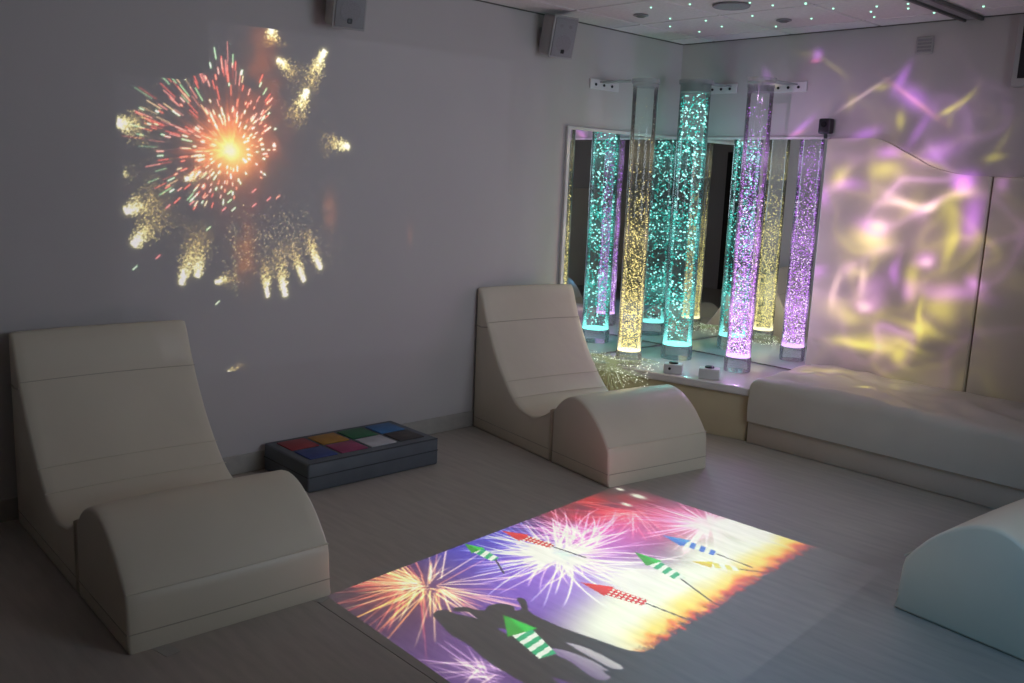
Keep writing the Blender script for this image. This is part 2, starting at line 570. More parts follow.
def prism(name, material, poly, z0, z1, parent, bevel=0.0, seg=3):
    bm = bmesh.new()
    a = [bm.verts.new((x, y, z0)) for x, y in poly]
    b = [bm.verts.new((x, y, z1)) for x, y in poly]
    n = len(poly)
    bm.faces.new(a)
    bm.faces.new(b)
    for i in range(n):
        bm.faces.new((a[i], a[(i + 1) % n], b[(i + 1) % n], b[i]))
    if bevel:
        bmesh.ops.bevel(bm, geom=bm.edges[:], offset=bevel, segments=seg, affect='EDGES', profile=0.5)
    return finish(bm, name, material, parent, 40 if bevel else None)


prism('plinth', M['plinth'], [(0.012, -0.012), (0.012, -1.0), (1.25, -0.755), (1.25, -0.012)], 0.001, PZ - 0.05, t, 0.004, 2)
prism('deck', M['deck'], [(0.012, -0.012), (0.012, -1.025), (1.262, -0.775), (1.262, -0.012)], PZ - 0.05, PZ, t, 0.012, 3)
ridge('deck_seam', M['cream_seam'], [(0.02, -1.018, PZ - 0.05), (1.255, -0.772, PZ - 0.05)], t, 0.003)

# ------------------------------------------------------------------ bench along the back wall
BX0, BX1 = 1.268, RX - 0.02
b0 = box('foam_bench', M['bench_base'], (BX0, BX1, -0.775, -0.02, 0.001, 0.135), None, 0.008, 2)
tag(b0, 'low cream foam bench block under the long soft mattress', 'bench')
t = thing('bench_mattress', 'long soft cream mattress on the bench below the padded wall', 'mattress', (BX0, -0.785, 0.1355))
bm = bmesh.new()
LB, DB, HB = BX1 - BX0, 0.724, 0.275
nx, ny = 120, 34
w1, w2 = wob(21), wob(22)


def mattress_z(u, v):
    x, y = u * LB, v * DB
    z = HB + 0.03 * v
    # soft creases running across the mat near the tube end
    cr = math.sin(9 * x + 14 * y + 2.2 * math.sin(3.1 * x + 5 * y)) * math.exp(-((y - 0.30) / 0.22) ** 2) * math.exp(-((x - 0.9) / 0.9) ** 2)
    cr2 = math.sin(6 * x - 21 * y + 1.7 * math.sin(5 * x)) * math.exp(-((x - 0.35) / 0.4) ** 2)
    cr3 = abs(math.sin(5.0 * x - 10 * y + 1.5 * math.sin(4 * x + 2 * y))) * math.exp(-((x - 0.8) / 0.8) ** 2)
    z += 0.014 * cr + 0.012 * cr2 - 0.014 * cr3 + 0.005 * math.sin(31 * y + 12 * x + 3 * math.sin(7 * x - 4 * y)) * math.exp(-((x - 0.7) / 0.9) ** 2) + 0.007 * w1(x, y * 1.5) + 0.004 * w2(2.2 * x, 2.4 * y)
    # short folds in the loose cover
    fold = math.sin(38 * y + 9 * x + 2.5 * math.sin(6 * x + 3 * y) + 1.2 * math.sin(17 * x))
    z += 0.0055 * math.copysign(abs(fold) ** 1.6, fold) * math.exp(-((x - 0.55) / 0.65) ** 2) * math.exp(-((y - 0.33) / 0.25) ** 2)
    rr = 0.055
    e = min(y, DB - y, x, LB - x)
    if e < rr:
        z -= rr - math.sqrt(max(rr * rr - (rr - e) ** 2, 0))
    return z


vy = [0, 0.004, 0.014, 0.03, 0.055, 0.085] + [0.085 + (0.87) * k / (ny - 8) for k in range(1, ny - 7)] + [0.97, 0.985, 0.996, 1.0]
vx = [0, 0.001, 0.004, 0.009, 0.016] + [0.016 + 0.968 * k / (nx - 8) for k in range(1, nx - 7)] + [0.992, 0.997, 1.0]
g2 = [[bm.verts.new((u * LB, v * DB, mattress_z(u, v))) for v in vy] for u in vx]
for i in range(len(vx) - 1):
    for j in range(len(vy) - 1):
        bm.faces.new((g2[i][j], g2[i + 1][j], g2[i + 1][j + 1], g2[i][j + 1]))
loop = [g2[i][0] for i in range(len(vx))] + [g2[-1][j] for j in range(1, len(vy))] + [g2[i][-1] for i in range(len(vx) - 2, -1, -1)] + [g2[0][j] for j in range(len(vy) - 2, 0, -1)]
low = [bm.verts.new((v.co.x, v.co.y, 0.0)) for v in loop]
mid = [bm.verts.new((v.co.x, v.co.y - (0.008 if v.co.y < 0.001 else 0) + (0.004 * w1(v.co.x * 2, 1) if v.co.y < 0.001 else 0), 0.10)) for v in loop]
n = len(loop)
for i in range(n):
    j = (i + 1) % n
    bm.faces.new((loop[i], loop[j], mid[j], mid[i]))
    bm.faces.new((mid[i], mid[j], low[j], low[i]))
bm.faces.new(low)
finish(bm, 'cover', M['bench'], t, 60)
ridge('lower_seam', M['cream_seam'], [(0.003, -0.006, 0.004), (LB - 0.003, -0.006, 0.004)], t, 0.003)

# ------------------------------------------------------------------ padded wall panels above the bench
PB = 0.34


def pad(name, label, poly, thick=0.055):
    """poly in (x, z) on the back wall; front face puffed by a rounded edge"""
    bm = bmesh.new()
    a = [bm.verts.new((x, -0.001, z)) for x, z in poly]
    b = [bm.verts.new((x, -thick, z)) for x, z in poly]
    n = len(poly)
    bm.faces.new(a)
    fb = bm.faces.new(b)
    for i in range(n):
        bm.faces.new((a[i], a[(i + 1) % n], b[(i + 1) % n], b[i]))
    bmesh.ops.bevel(bm, geom=list(fb.edges), offset=0.016, segments=3, affect='EDGES', profile=0.5)
    o = finish(bm, name, M['cream_pad'], None, 40)
    return tag(o, label, 'wall padding', 'cream padded wall panels')


wave = resample([(1.22, 1.878), (1.40, 1.882), (1.53, 1.88), (1.62, 1.855), (1.70, 1.815), (1.80, 1.765), (1.90, 1.715), (2.02, 1.684), (2.14, 1.67), (2.243, 1.668)], 36)
pad('wall_pad', 'cream wall padding panel with wavy top edge next to the mirror', [(2.243, PB + 0.03), (1.22, PB + 0.03)] + wave)
for k, lab in enumerate(('straight-topped cream wall padding panel right of the wavy one', 'cream wall padding panel in the far right corner')):
    x0 = 2.251 + k * 1.1
    x1 = min(x0 + 1.092, RX - 0.01)
    pad('wall_pad', lab, [(x0, PB + 0.03), (x1, PB + 0.03), (x1, 1.668), (x0, 1.668)])
# more padding on the wall at the photographer's side, seen in the mirrors
for k, lab in enumerate(('cream padding panel on the right wall near the camera', 'cream padding panel on the right wall behind the camera')):
    o = box('wall_pad', M['cream_pad'], (RX - 0.055, RX - 0.001, -4.5 - k * 1.1 + 0.004, -3.4 - k * 1.1, 0.11, 1.45), None, 0.014, 2)
    tag(o, lab, 'wall padding', 'cream padded wall panels')

# ------------------------------------------------------------------ corner mirrors
MZ0, MZ1 = 0.345, 1.878
t = thing('wall_mirror', 'tall framed mirror on the left wall behind the yellow tube', 'mirror', (0, 0, 0), 0, 'corner mirrors')
box('mirror_glass', M['mirror'], (0.002, 0.012, -1.165, -0.016, MZ0, MZ1), t)
box('frame_side', M['frame'], (0.001, 0.022, -1.195, -1.165, MZ0, MZ1 + 0.02), t, 0.002, 1)
box('frame_top', M['frame'], (0.001, 0.020, -1.165, -0.016, MZ1, MZ1 + 0.02), t, 0.002, 1)
t = thing('wall_mirror', 'tall framed mirror on the back wall behind the purple tube', 'mirror', (0, 0, 0), 0, 'corner mirrors')
box('mirror_glass', M['mirror'], (0.014, 1.205, -0.012, -0.002, MZ0, MZ1), t)
box('frame_top', M['frame'], (0.022, 1.205, -0.020, -0.001, MZ1, MZ1 + 0.016), t, 0.002, 1)
box('frame_side', M['frame'], (1.205, 1.217, -0.018, -0.001, MZ0, MZ1 + 0.016), t, 0.002, 1)


# ------------------------------------------------------------------ bubble tubes
def bubbles(name, material, parent, R, z0, z1, count, rmin, rmax, seed, dens, sub=1, clump=0.0):
    """one joined mesh of small bubbles inside a tube; dens(f) keeps a bubble at height fraction f"""
    rn = np.random.default_rng(seed)
    bm = bmesh.new()
    bmesh.ops.create_icosphere(bm, subdivisions=sub, radius=1.0)
    bv = np.array([v.co[:] for v in bm.verts])
    bf = np.array([[v.index for v in f.verts] for f in bm.faces])
    bm.free()
    pos = []
    cl = rn.uniform(0, 1, (40, 3))
    while len(pos) < count:
        f = rn.uniform()
        if rn.uniform() > dens(f):
            continue
        a, rr = rn.uniform(0, 2 * math.pi), (R * 0.95 - rmax) * math.sqrt(rn.uniform())
        if clump and rn.uniform() < clump:
            c = cl[rn.integers(0, 40)]
            f = min(max(c[0] + rn.normal() * 0.012, 0.01), 0.99)
            a = c[1] * 6.28 + rn.normal() * 0.5
            rr = (R * 0.95 - rmax) * min(1, abs(c[2] ** 0.5 + rn.normal() * 0.15))
        pos.append((rr * math.cos(a), rr * math.sin(a), z0 + f * (z1 - z0)))
    pos = np.array(pos)
    rad = rmin + (rmax - rmin) * rn.uniform(0, 1, len(pos)) ** 2.2
    sc = np.stack([rad, rad, rad * rn.uniform(0.55, 1.0, len(pos))], 1)
    V = (bv[None] * sc[:, None, :] + pos[:, None, :]).reshape(-1, 3)
    F = (bf[None] + (np.arange(len(pos)) * len(bv))[:, None, None]).reshape(-1, 3)
    me = bpy.data.meshes.new(name)
    me.from_pydata(V.tolist(), [], F.tolist())
    me.materials.append(material)
    me.shade_smooth()
    o = link(name, me, parent)
    o['kind'] = 'stuff'
    return o


def bubble_tube(label, x, y, R, ztop, zwater, colour, lamp_w, bub, rest):
    t = thing('bubble_tube', label, 'bubble tube', (x, y, PZ), 0, 'bubble tubes on the corner platform')
    lathe('base_socket', M['acrylic_base'], [(R + 0.004, 0.0005), (R + 0.006, 0.01), (R + 0.006, 0.09), (R + 0.002, 0.098)], t, 40)
    glow = emit_mat('lamp_ring_' + label.split()[1], colour, 2.2, 'AUTO')
    lathe('lamp_ring', glow, [(R * 0.97, 0.100), (R * 0.97, 0.106)], t, 40)
    lathe('column', M['acrylic'], [(R, 0.099), (R, ztop - PZ)], t, 48, cap=False)
    lathe('rim', M['cap'], [(R - 0.004, ztop - PZ - 0.012), (R + 0.003, ztop - PZ - 0.012), (R + 0.003, ztop - PZ + 0.004), (R - 0.004, ztop - PZ + 0.004)], t, 48, cap=False)
    bm_col = emit_mat('emissive_bubbles_' + label.split()[1], *bub['emit'])  # each bubble emits by itself, imitating light scattered from the base lamp
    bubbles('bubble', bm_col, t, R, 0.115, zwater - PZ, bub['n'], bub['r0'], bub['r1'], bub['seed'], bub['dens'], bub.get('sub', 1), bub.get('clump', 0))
    if rest:
        bubbles('unlit_bubble', M['speck'], t, R, 0.3, zwater - PZ, rest, 0.0015, 0.003, 77, lambda f: 1.0, 1)
    for h, k in ((0.38, 0.55), (0.85, 0.25), (1.4, 0.2)):
        add_light('tube_lamp', 'POINT', (0, 0, h), lamp_w * k, colour, t, shadow_soft_size=R * 0.8).data.cycles.use_multiple_importance_sampling = False
    return t


M['speck'] = mat('fine_bubble', (0.62, 0.66, 0.58), 0.3, 0.1, 50)
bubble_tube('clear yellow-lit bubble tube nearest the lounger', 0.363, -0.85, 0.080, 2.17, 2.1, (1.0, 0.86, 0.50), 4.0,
            dict(emit=((1.0, 0.82, 0.30), 1.6), n=1900, r0=0.0022, r1=0.0048, seed=3, dens=lambda f: max(0.05, 1.0 - 1.25 * f) ** 1.6), 900)  # emissive bubbles thin out upward to imitate the base lamp's fading light
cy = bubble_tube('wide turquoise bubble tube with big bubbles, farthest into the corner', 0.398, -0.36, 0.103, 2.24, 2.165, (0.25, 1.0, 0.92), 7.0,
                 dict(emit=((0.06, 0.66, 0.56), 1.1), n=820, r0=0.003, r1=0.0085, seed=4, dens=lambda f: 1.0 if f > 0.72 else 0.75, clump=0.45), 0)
M['bright_cyan'] = emit_mat('bright_cyan_bubbles', (0.42, 1.0, 0.92), 1.9)  # stronger emission put into some bubbles as their lit highlights
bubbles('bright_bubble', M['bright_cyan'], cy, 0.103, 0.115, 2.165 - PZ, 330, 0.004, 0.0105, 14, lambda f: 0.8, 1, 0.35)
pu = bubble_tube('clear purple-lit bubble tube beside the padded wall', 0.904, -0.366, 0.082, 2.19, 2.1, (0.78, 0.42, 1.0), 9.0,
                 dict(emit=((0.66, 0.22, 1.0), 1.5), n=2200, r0=0.0022, r1=0.0050, seed=6, dens=lambda f: max(0.12, 1.0 - 1.0 * f) ** 1.3), 300)  # glow fades with height through bubble density, imitating light from below

M['bright_pink'] = emit_mat('bright_pink_bubbles', (1.0, 0.72, 1.0), 1.9)  # paler emissive bubbles bunch low, standing in for the base lamp's glow
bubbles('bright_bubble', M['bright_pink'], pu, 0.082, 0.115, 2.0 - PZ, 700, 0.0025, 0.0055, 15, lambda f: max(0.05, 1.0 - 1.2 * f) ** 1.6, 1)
# tops and wall brackets of the tubes
def bracket(label, axis, tube_xy, R, z, along, cap):
    """plate on the wall with screws, arm out to a collar around the tube top"""
    x, y = tube_xy
    t = thing('tube_bracket', label, 'bracket', (0, 0, z), 0, 'wall brackets of the bubble tubes')
    a0, a1 = along
    if axis == 'X':      # fixed to the left wall
        pl = box('wall_plate', M['white'], (0.001, 0.012, a0, a1, -0.032, 0.032), t, 0.002, 1)
        box('arm', M['cap'], (0.012, x - R - 0.006, y - 0.05, y + 0.03, 0.012, 0.020), t)
        for k in range(3):
            lathe('screw', M['black'], [(0.009, 0.012), (0.009, 0.017), (0.004, 0.018)], t, 12, (0, a0 + (a1 - a0) * (0.18 + 0.28 * k), -0.002), axis='X')
    else:
        pl = box('wall_plate', M['white'], (a0, a1, -0.012, -0.001, -0.032, 0.032), t, 0.002, 1)
        box('arm', M['cap'], (x - 0.03, x + 0.05, y + R + 0.006, -0.012, 0.012, 0.020), t)
        for k in range(3):
            lathe('screw', M['black'], [(0.009, -0.012), (0.009, -0.017), (0.004, -0.018)], t, 12, (a0 + (a1 - a0) * (0.25 + 0.27 * k), 0, -0.002), axis='Y')
    lathe('collar', M['cap'], [(R + 0.0045, -0.004), (R + 0.010, -0.004), (R + 0.010, 0.022), (R + 0.0045, 0.022)], t, 40, (x, y, 0), cap=False)
    return t


bracket('white wall bracket of the yellow tube on the left wall', 'X', (0.363, -0.85), 0.080, 2.205 - 0.02, (-0.99, -0.70), False)
bracket('white wall bracket of the turquoise tube on the back wall', 'Y', (0.398, -0.36), 0.103, 2.225, (0.225, 0.49), True)
bracket('white wall bracket of the purple tube on the back wall', 'Y', (0.904, -0.366), 0.082, 2.215, (0.745, 1.02), True)
for tb, R, h0, h1 in ((cy, 0.1025, 2.167 - PZ, 2.238 - PZ), (pu, 0.0815, 2.15 - PZ, 2.188 - PZ)):
    lathe('top_cap', M['cap'], [(R - 0.001, h0), (R - 0.001, h1)], tb, 40)

# ------------------------------------------------------------------ fibre optic strands at the yellow tube
rn = random.Random(9)
t = thing('fibre_optic_bundle', 'glowing fibre-optic strands spilling over the platform edge by the yellow tube', 'fibre optics', (0.30, -0.93, PZ))
M['fibre'] = emit_mat('lit_fibre', (0.75, 0.85, 0.45), 0.35)
M['fibre_tip'] = emit_mat('fibre_tip', (0.95, 1.0, 0.85), 2.6)
bm = bmesh.new()
bt = bmesh.new()
for k in range(230):
    a = rn.uniform(-math.pi, math.pi)
    L = rn.uniform(0.08, 0.34)
    p = Vector((rn.uniform(-0.05, 0.05), rn.uniform(-0.04, 0.0), 0.012))
    d = Vector((math.cos(a), 0.55 * math.sin(a) - 0.15, 0)).normalized()
    pts = []
    for i in range(7):
        q = p + d * (L * i / 6) + Vector((0, 0, 0.035 * math.sin(math.pi * i / 6)))
        q.x = max(q.x, -0.26)
        away = Vector((q.x - 0.063, q.y - 0.08, 0))       # keep clear of the tube's base
        if away.length < 0.097:
            away = away.normalized() * 0.097
            q.x, q.y = 0.063 + away.x, 0.08 + away.y
        edge = -1.0258 + (q.x + 0.30) * 0.2 + 0.93      # deck edge in local y
        over = edge - 0.006 - q.y
        if over > 0:                                   # hangs down in front of the platform
            q.y = edge - 0.012 - rn.uniform(0, 0.012)
            q.z = 0.004 - over * 1.3 - 0.01
        q.z = max(q.z, 0.004) if over <= 0 else q.z
        d = (d + Vector((rn.uniform(-.12, .12), rn.uniform(-.12, .12), 0))).normalized()
        pts.append(q)
    tube_mesh(bm, pts, 0.0007, 3)
    bmesh.ops.create_icosphere(bt, subdivisions=1, radius=rn.uniform(0.0015, 0.003), matrix=Matrix.Translation(pts[-1]))
    bmesh.ops.create_icosphere(bt, subdivisions=1, radius=0.0016, matrix=Matrix.Translation(pts[rn.randint(2, 5)]))
finish(bm, 'strand', M['fibre'], t)['kind'] = 'stuff'
finish(bt, 'light_tip', M['fibre_tip'], t)['kind'] = 'stuff'
# a small loose tuft of strands in the mirror corner of the platform
# ------------------------------------------------------------------ two switch boxes on the platform
def switch_box(label, x, y, rot, w, d, h, front_dot):
    t = thing('switch_box', label, 'switch box', (x, y, PZ), rot, 'white switch boxes on the platform')
    box('housing', M['white'], (-w / 2, w / 2, -d / 2, d / 2, 0.0005, h), t, 0.006, 2)
    lathe('button', M['black'], [(0.030, h), (0.030, h + 0.008), (0.024, h + 0.012)], t, 24)
    if front_dot:
        lathe('socket', M['black'], [(0.009, -d / 2 - 0.003), (0.009, -d / 2 + 0.001)], t, 14, (-0.02, 0, h * 0.55), axis='Y')


switch_box('white switch box with a black socket hole on its front', 0.70, -0.80, math.radians(32), 0.12, 0.09, 0.062, True)
switch_box('white switch box nearest the purple tube', 0.935, -0.735, math.radians(32), 0.13, 0.09, 0.068, False)


# ------------------------------------------------------------------ wall speakers
def wall_speaker(label, y, z):
    t = thing('wall_speaker', label, 'speaker', (0, y, z), 0, 'grey wall speakers under the ceiling')
    rot = Matrix.Rotation(math.radians(-13), 4, 'Z') @ Matrix.Rotation(math.radians(14), 4, 'Y')
    off = Vector((0.14, 0, 0))
    def put(o):
        o.matrix_local = Matrix.Translation(off) @ rot
        return o
    put(box('cabinet', M['offwhite'], (-0.085, 0.05, -0.082, 0.082, -0.118, 0.118), t, 0.02, 3))
    put(box('bezel', M['offwhite'], (0.05, 0.062, -0.086, 0.086, -0.122, 0.122), t, 0.005, 2))
    put(box('grille', M['grille'], (0.0605, 0.069, -0.076, 0.076, -0.112, 0.112), t, 0.006, 2))
    o = lathe('woofer_ring', M['cone'], [(0.052, 0.0685), (0.052, 0.0705), (0.044, 0.0705)], t, 28, axis='X')
    o.matrix_local = Matrix.Translation(off) @ rot @ Matrix.Translation((0, 0, -0.035))
    for k in (-1, 1):
        o = lathe('tweeter', M['cone'], [(0.012, 0.0685), (0.012, 0.0705)], t, 14, axis='X')
        o.matrix_local = Matrix.Translation(off) @ rot @ Matrix.Translation((0, 0.032 * k, 0.065))
    put(box('badge', M['black'], (0.069, 0.072, -0.012, 0.012, -0.092, -0.068), t, 0.003, 1))
    box('wall_mount', M['metal'], (0.001, 0.012, -0.03, 0.03, -0.06, 0.06), t, 0.003, 1)
    ridge('mount_arm', M['metal'], [(0.011, 0, 0), (0.07, 0.005, 0.0)], t, 0.013)


wall_speaker('grey wall speaker under the ceiling near the corner', -1.445, 2.412)
wall_speaker('grey wall speaker above the projected firework, cut by the top edge', -2.965, 2.375)

# ------------------------------------------------------------------ small wall fittings on the back wall
t = thing('vent_plate', 'small square slatted plate high on the back wall', 'vent', (1.758, -0.001, 2.42))
box('frame', M['offwhite'], (-0.05, 0.05, -0.010, 0, -0.05, 0.05), t, 0.003, 1)
for k in range(4):
    box('slat', M['grille'], (-0.040, 0.040, -0.014, -0.0095, -0.036 + k * 0.02, -0.024 + k * 0.02), t)
t = thing('mini_camera', 'small black camera device mounted above the mirror corner', 'camera', (1.205, -0.001, 1.955))
box('housing', M['black'], (-0.042, 0.042, -0.075, -0.02, -0.045, 0.05), t, 0.010, 3)
box('mount', M['black'], (-0.018, 0.018, -0.0205, 0, -0.02, 0.02), t)
lathe('lens', M['screenblack'], [(0.016, -0.075), (0.016, -0.088), (0.012, -0.088)], t, 18, (0, 0, 0.012), axis='Y')
ridge('foot', M['black'], [(0, -0.045, -0.045), (0.002, -0.045, -0.075)], t, 0.012)
t = thing('wall_display', 'pale framed dark display on the back wall cut by the right edge', 'display', (2.275, -0.001, 2.155))
box('frame', M['offwhite'], (0, 0.62, -0.05, 0, 0, 0.385), t, 0.008, 2)
box('screen', M['screenblack'], (0.03, 0.59, -0.053, -0.049, 0.045, 0.355), t)

# ------------------------------------------------------------------ picture projectors
def blank(nu, nv, c=(0, 0, 0)):
    return np.ones((nv, nu, 3)) * np.array(c, float)


def blur(img, s):
    """separable gaussian"""
    r = max(1, int(3 * s))
    k = np.exp(-0.5 * (np.arange(-r, r + 1) / s) ** 2)
    k /= k.sum()
    for ax in (0, 1):
        p = np.pad(img, [(r, r) if a == ax else (0, 0) for a in range(img.ndim)], mode='edge')
        img = sum(k[i] * np.take(p, np.arange(i, i + img.shape[ax]), axis=ax) for i in range(2 * r + 1))
    return img


def splat(img, x, y, col, wt):
    """add coloured dots with bilinear weights; x, y in pixels"""
    nv, nu = img.shape[:2]
    x0, y0 = np.floor(x).astype(int), np.floor(y).astype(int)
    fx, fy = x - x0, y - y0
    col = np.broadcast_to(col, (len(x), 3))
    for dx, dy, w in ((0, 0, (1 - fx) * (1 - fy)), (1, 0, fx * (1 - fy)), (0, 1, (1 - fx) * fy), (1, 1, fx * fy)):
        X, Y = x0 + dx, y0 + dy
        ok = (X >= 0) & (X < nu) & (Y >= 0) & (Y < nv)
        np.add.at(img, (Y[ok], X[ok]), col[ok] * (w * wt)[ok][:, None])


def in_poly(X, Y, poly):
    c = np.zeros(X.shape, bool)
    n = len(poly)
    for i in range(n):
        x1, y1 = poly[i]
        x2, y2 = poly[i - 1]
        if y1 == y2:
            continue
        k = ((y1 > Y) != (y2 > Y)) & (X < (x2 - x1) * (Y - y1) / (y2 - y1) + x1)
        c ^= k
    return c


def fnoise(nu, nv, lam, seed):
    """smooth random field, feature size lam pixels, roughly -1..1"""
    r = np.random.default_rng(seed).normal(size=(nv, nu))
    fy = np.fft.fftfreq(nv)[:, None]
    fx = np.fft.fftfreq(nu)[None]
    k = np.sqrt(fx ** 2 + fy ** 2) * lam
    f = np.fft.ifft2(np.fft.fft2(r) * np.exp(-0.5 * (k * 2.2) ** 2)).real
    return f / (f.std() * 1.8)


def projector(name, label, lamp, quad, img, watts, dist, tint=(1, 1, 1), cone_pad=1.06):
    """lamp at `lamp`, film at `dist` (fraction of the throw) so that the picture lands on `quad` (corners bl, br, tr, tl)."""
    lamp = Vector(lamp)
    t = thing(name, label, 'projector', lamp)
    nv, nu = img.shape[:2]
    q = [np.array(p, float) for p in quad]
    u = np.linspace(0, 1, nu)[None, :, None]
    v = np.linspace(0, 1, nv)[:, None, None]
    P = (q[0] * (1 - u) + q[1] * u) * (1 - v) + (q[3] * (1 - u) + q[2] * u) * v
    Lp = np.array(lamp[:])
    S = ((P - Lp) * dist).reshape(-1, 3)
    idx = np.arange(nu * nv).reshape(nv, nu)
    F = np.stack([idx[:-1, :-1], idx[:-1, 1:], idx[1:, 1:], idx[1:, :-1]], -1).reshape(-1, 4)
    me = bpy.data.meshes.new('slide_film')
    me.vertices.add(len(S))
    me.vertices.foreach_set('co', S.ravel())
    me.loops.add(F.size)
    me.loops.foreach_set('vertex_index', F.ravel().astype(np.int32))
    me.polygons.add(len(F))
    me.polygons.foreach_set('loop_start', np.arange(0, F.size, 4, dtype=np.int32))
    me.update(calc_edges=True)
    ca = me.color_attributes.new('film', 'FLOAT_COLOR', 'POINT')
    rgba = np.ones((len(S), 4), np.float32)
    rgba[:, :3] = np.clip(img, 0, 1).reshape(-1, 3)
    ca.data.foreach_set('color', rgba.ravel())
    me.materials.append(M['film'])
    link('slide', me, t)
    # black mask around the film: the gate, then the hood back to the lamp housing
    gate = bmesh.new()
    Sq = [Vector(S[i]) for i in (0, nu - 1, nu * nv - 1, nu * (nv - 1))]
    cen = sum(Sq, Vector()) / 4
    inner = [gate.verts.new(p) for p in Sq]
    outer = [gate.verts.new(cen + (p - cen) * 1.35) for p in Sq]
    axis = cen.normalized()
    back = [gate.verts.new(cen + (p - cen) * 1.35 - axis * (cen.length + 0.05)) for p in Sq]
    for i in range(4):
        j = (i + 1) % 4
        gate.faces.new((inner[i], inner[j], outer[j], outer[i]))
        gate.faces.new((outer[i], outer[j], back[j], back[i]))
    gate.faces.new(back)
    finish(gate, 'lamp_house', M['black'], t)
    ridge('ceiling_mount', M['metal'], [-axis * 0.03, Vector((-axis.x * 0.03, -axis.y * 0.03, RZ - 0.004 - lamp.z))], t, 0.015)
    half = max(p.angle(cen) for p in Sq)
    sp = add_light('projector_lamp', 'SPOT', (0, 0, 0), watts, tint, t, shadow_soft_size=0.0, spot_size=min(2 * half * cone_pad, 3.0), spot_blend=0.0)
    sp.rotation_euler = cen.to_track_quat('-Z', 'Y').to_euler()
    return t


# --- floor picture: fireworks, toy rockets and dancers in front of a sunset
NU, NV = 520, 372
PW, PH = 1.9, 1.36                                     # metres on the floor
yy, xx = np.mgrid[0:NV, 0:NU]
U, V = xx / (NU - 1), yy / (NV - 1)


def sm(a, b, x):
    t_ = np.clip((x - a) / (b - a), 0, 1)
    return t_ * t_ * (3 - 2 * t_)


def blob(u, v, ru, rv):
    return np.exp(-(((U - u) / ru) ** 2 + ((V - v) / rv) ** 2))


img = blank(NU, NV, (0.10, 0.06, 0.16))
n1, n2, n3 = fnoise(NU, NV, 60, 1), fnoise(NU, NV, 25, 2), fnoise(NU, NV, 10, 3)


def lay(img, a, col):
    a = np.clip(a, 0, 1)[..., None]
    return img * (1 - a) + np.array(col) * a


img = lay(img, blob(0.10, 0.50, 0.30, 0.35) * 0.9, (0.34, 0.20, 0.52))
img = lay(img, blob(0.16, 0.90, 0.16, 0.25) * 0.9, (0.22, 0.07, 0.10))
img = lay(img, blob(0.42, 0.95, 0.17, 0.35) * 1.2, (0.16, 0.14, 0.72))
img = lay(img, blob(0.35, 0.66, 0.18, 0.22) * 0.85, (0.42, 0.26, 0.85))
img = lay(img, (0.95 + 0.4 * n2) * blob(0.80, 0.84, 0.17, 0.22), (0.88, 0.06, 0.10))
img = lay(img, blob(0.98, 1.0, 0.10, 0.12) * 0.9, (0.14, 0.06, 0.10))
img = lay(img, blob(0.66, 0.70, 0.20, 0.16) * 0.8, (0.80, 0.30, 0.85))
img = lay(img, blob(0.92, 0.62, 0.16, 0.16) * 0.8, (0.95, 0.35, 0.62))
img = lay(img, blob(0.50, 0.50, 0.16, 0.14) * 0.75, (0.75, 0.62, 1.0))
img = lay(img, sm(0.60, 0.40, V + 0.05 * n1 + 0.04 * sm(0.7, 0.95, U)) * sm(0.14, 0.34, U), (0.98, 1.0, 0.94))
img = lay(img, blob(0.95, 0.47, 0.15, 0.10) * 0.8, (0.95, 1.0, 0.92))
img = lay(img, blob(0.55, 0.49, 0.06, 0.07), (1, 1, 1))
# sunset band above the ground line
sun = sm(0.37, 0.27, V + 0.012 * n2 - 0.03 * (U - 0.5)) * sm(0.26, 0.42, U)
img = lay(img, sun * 0.85, (1.0, 0.86, 0.22))
img = lay(img, sm(0.295, 0.245, V + 0.014 * n3 - 0.03 * (U - 0.5)) * sm(0.26, 0.40, U) * 0.95, (1.0, 0.42, 0.06))
img = lay(img, sm(0.26, 0.23, V + 0.014 * n3 - 0.02 * (U - 0.5)) * sm(0.26, 0.38, U) * 0.9, (0.75, 0.13, 0.08))


def streaks(img, cu, cv, n, l0, l1, cols, seed, a0=0.0, a1=2 * math.pi, curl=0.0, drop=0.0, start=0.05, gain=1.0, taper=True, jitter=0.0):
    rn = np.random.default_rng(seed)
    for k in range(n):
        a = rn.uniform(a0, a1)
        L = rn.uniform(l0, l1)
        m = int(L / PH * NV * 1.6) + 8
        f = np.linspace(start, 1, m)
        da = a + curl * rn.normal() * f
        px = cu * PW + rn.normal() * jitter + L * f * np.cos(da)
        py = cv * PH + rn.normal() * jitter + L * f * np.sin(da) - drop * (L * f) ** 2
        c = np.array(cols[rn.integers(0, len(cols))])
        w = (np.sin(np.pi * np.clip(f, 0, 1)) ** 0.5 if taper else np.ones(m)) * gain * rn.uniform(0.5, 1.2)
        splat(img, px / PW * (NU - 1), py / PH * (NV - 1), c, w)


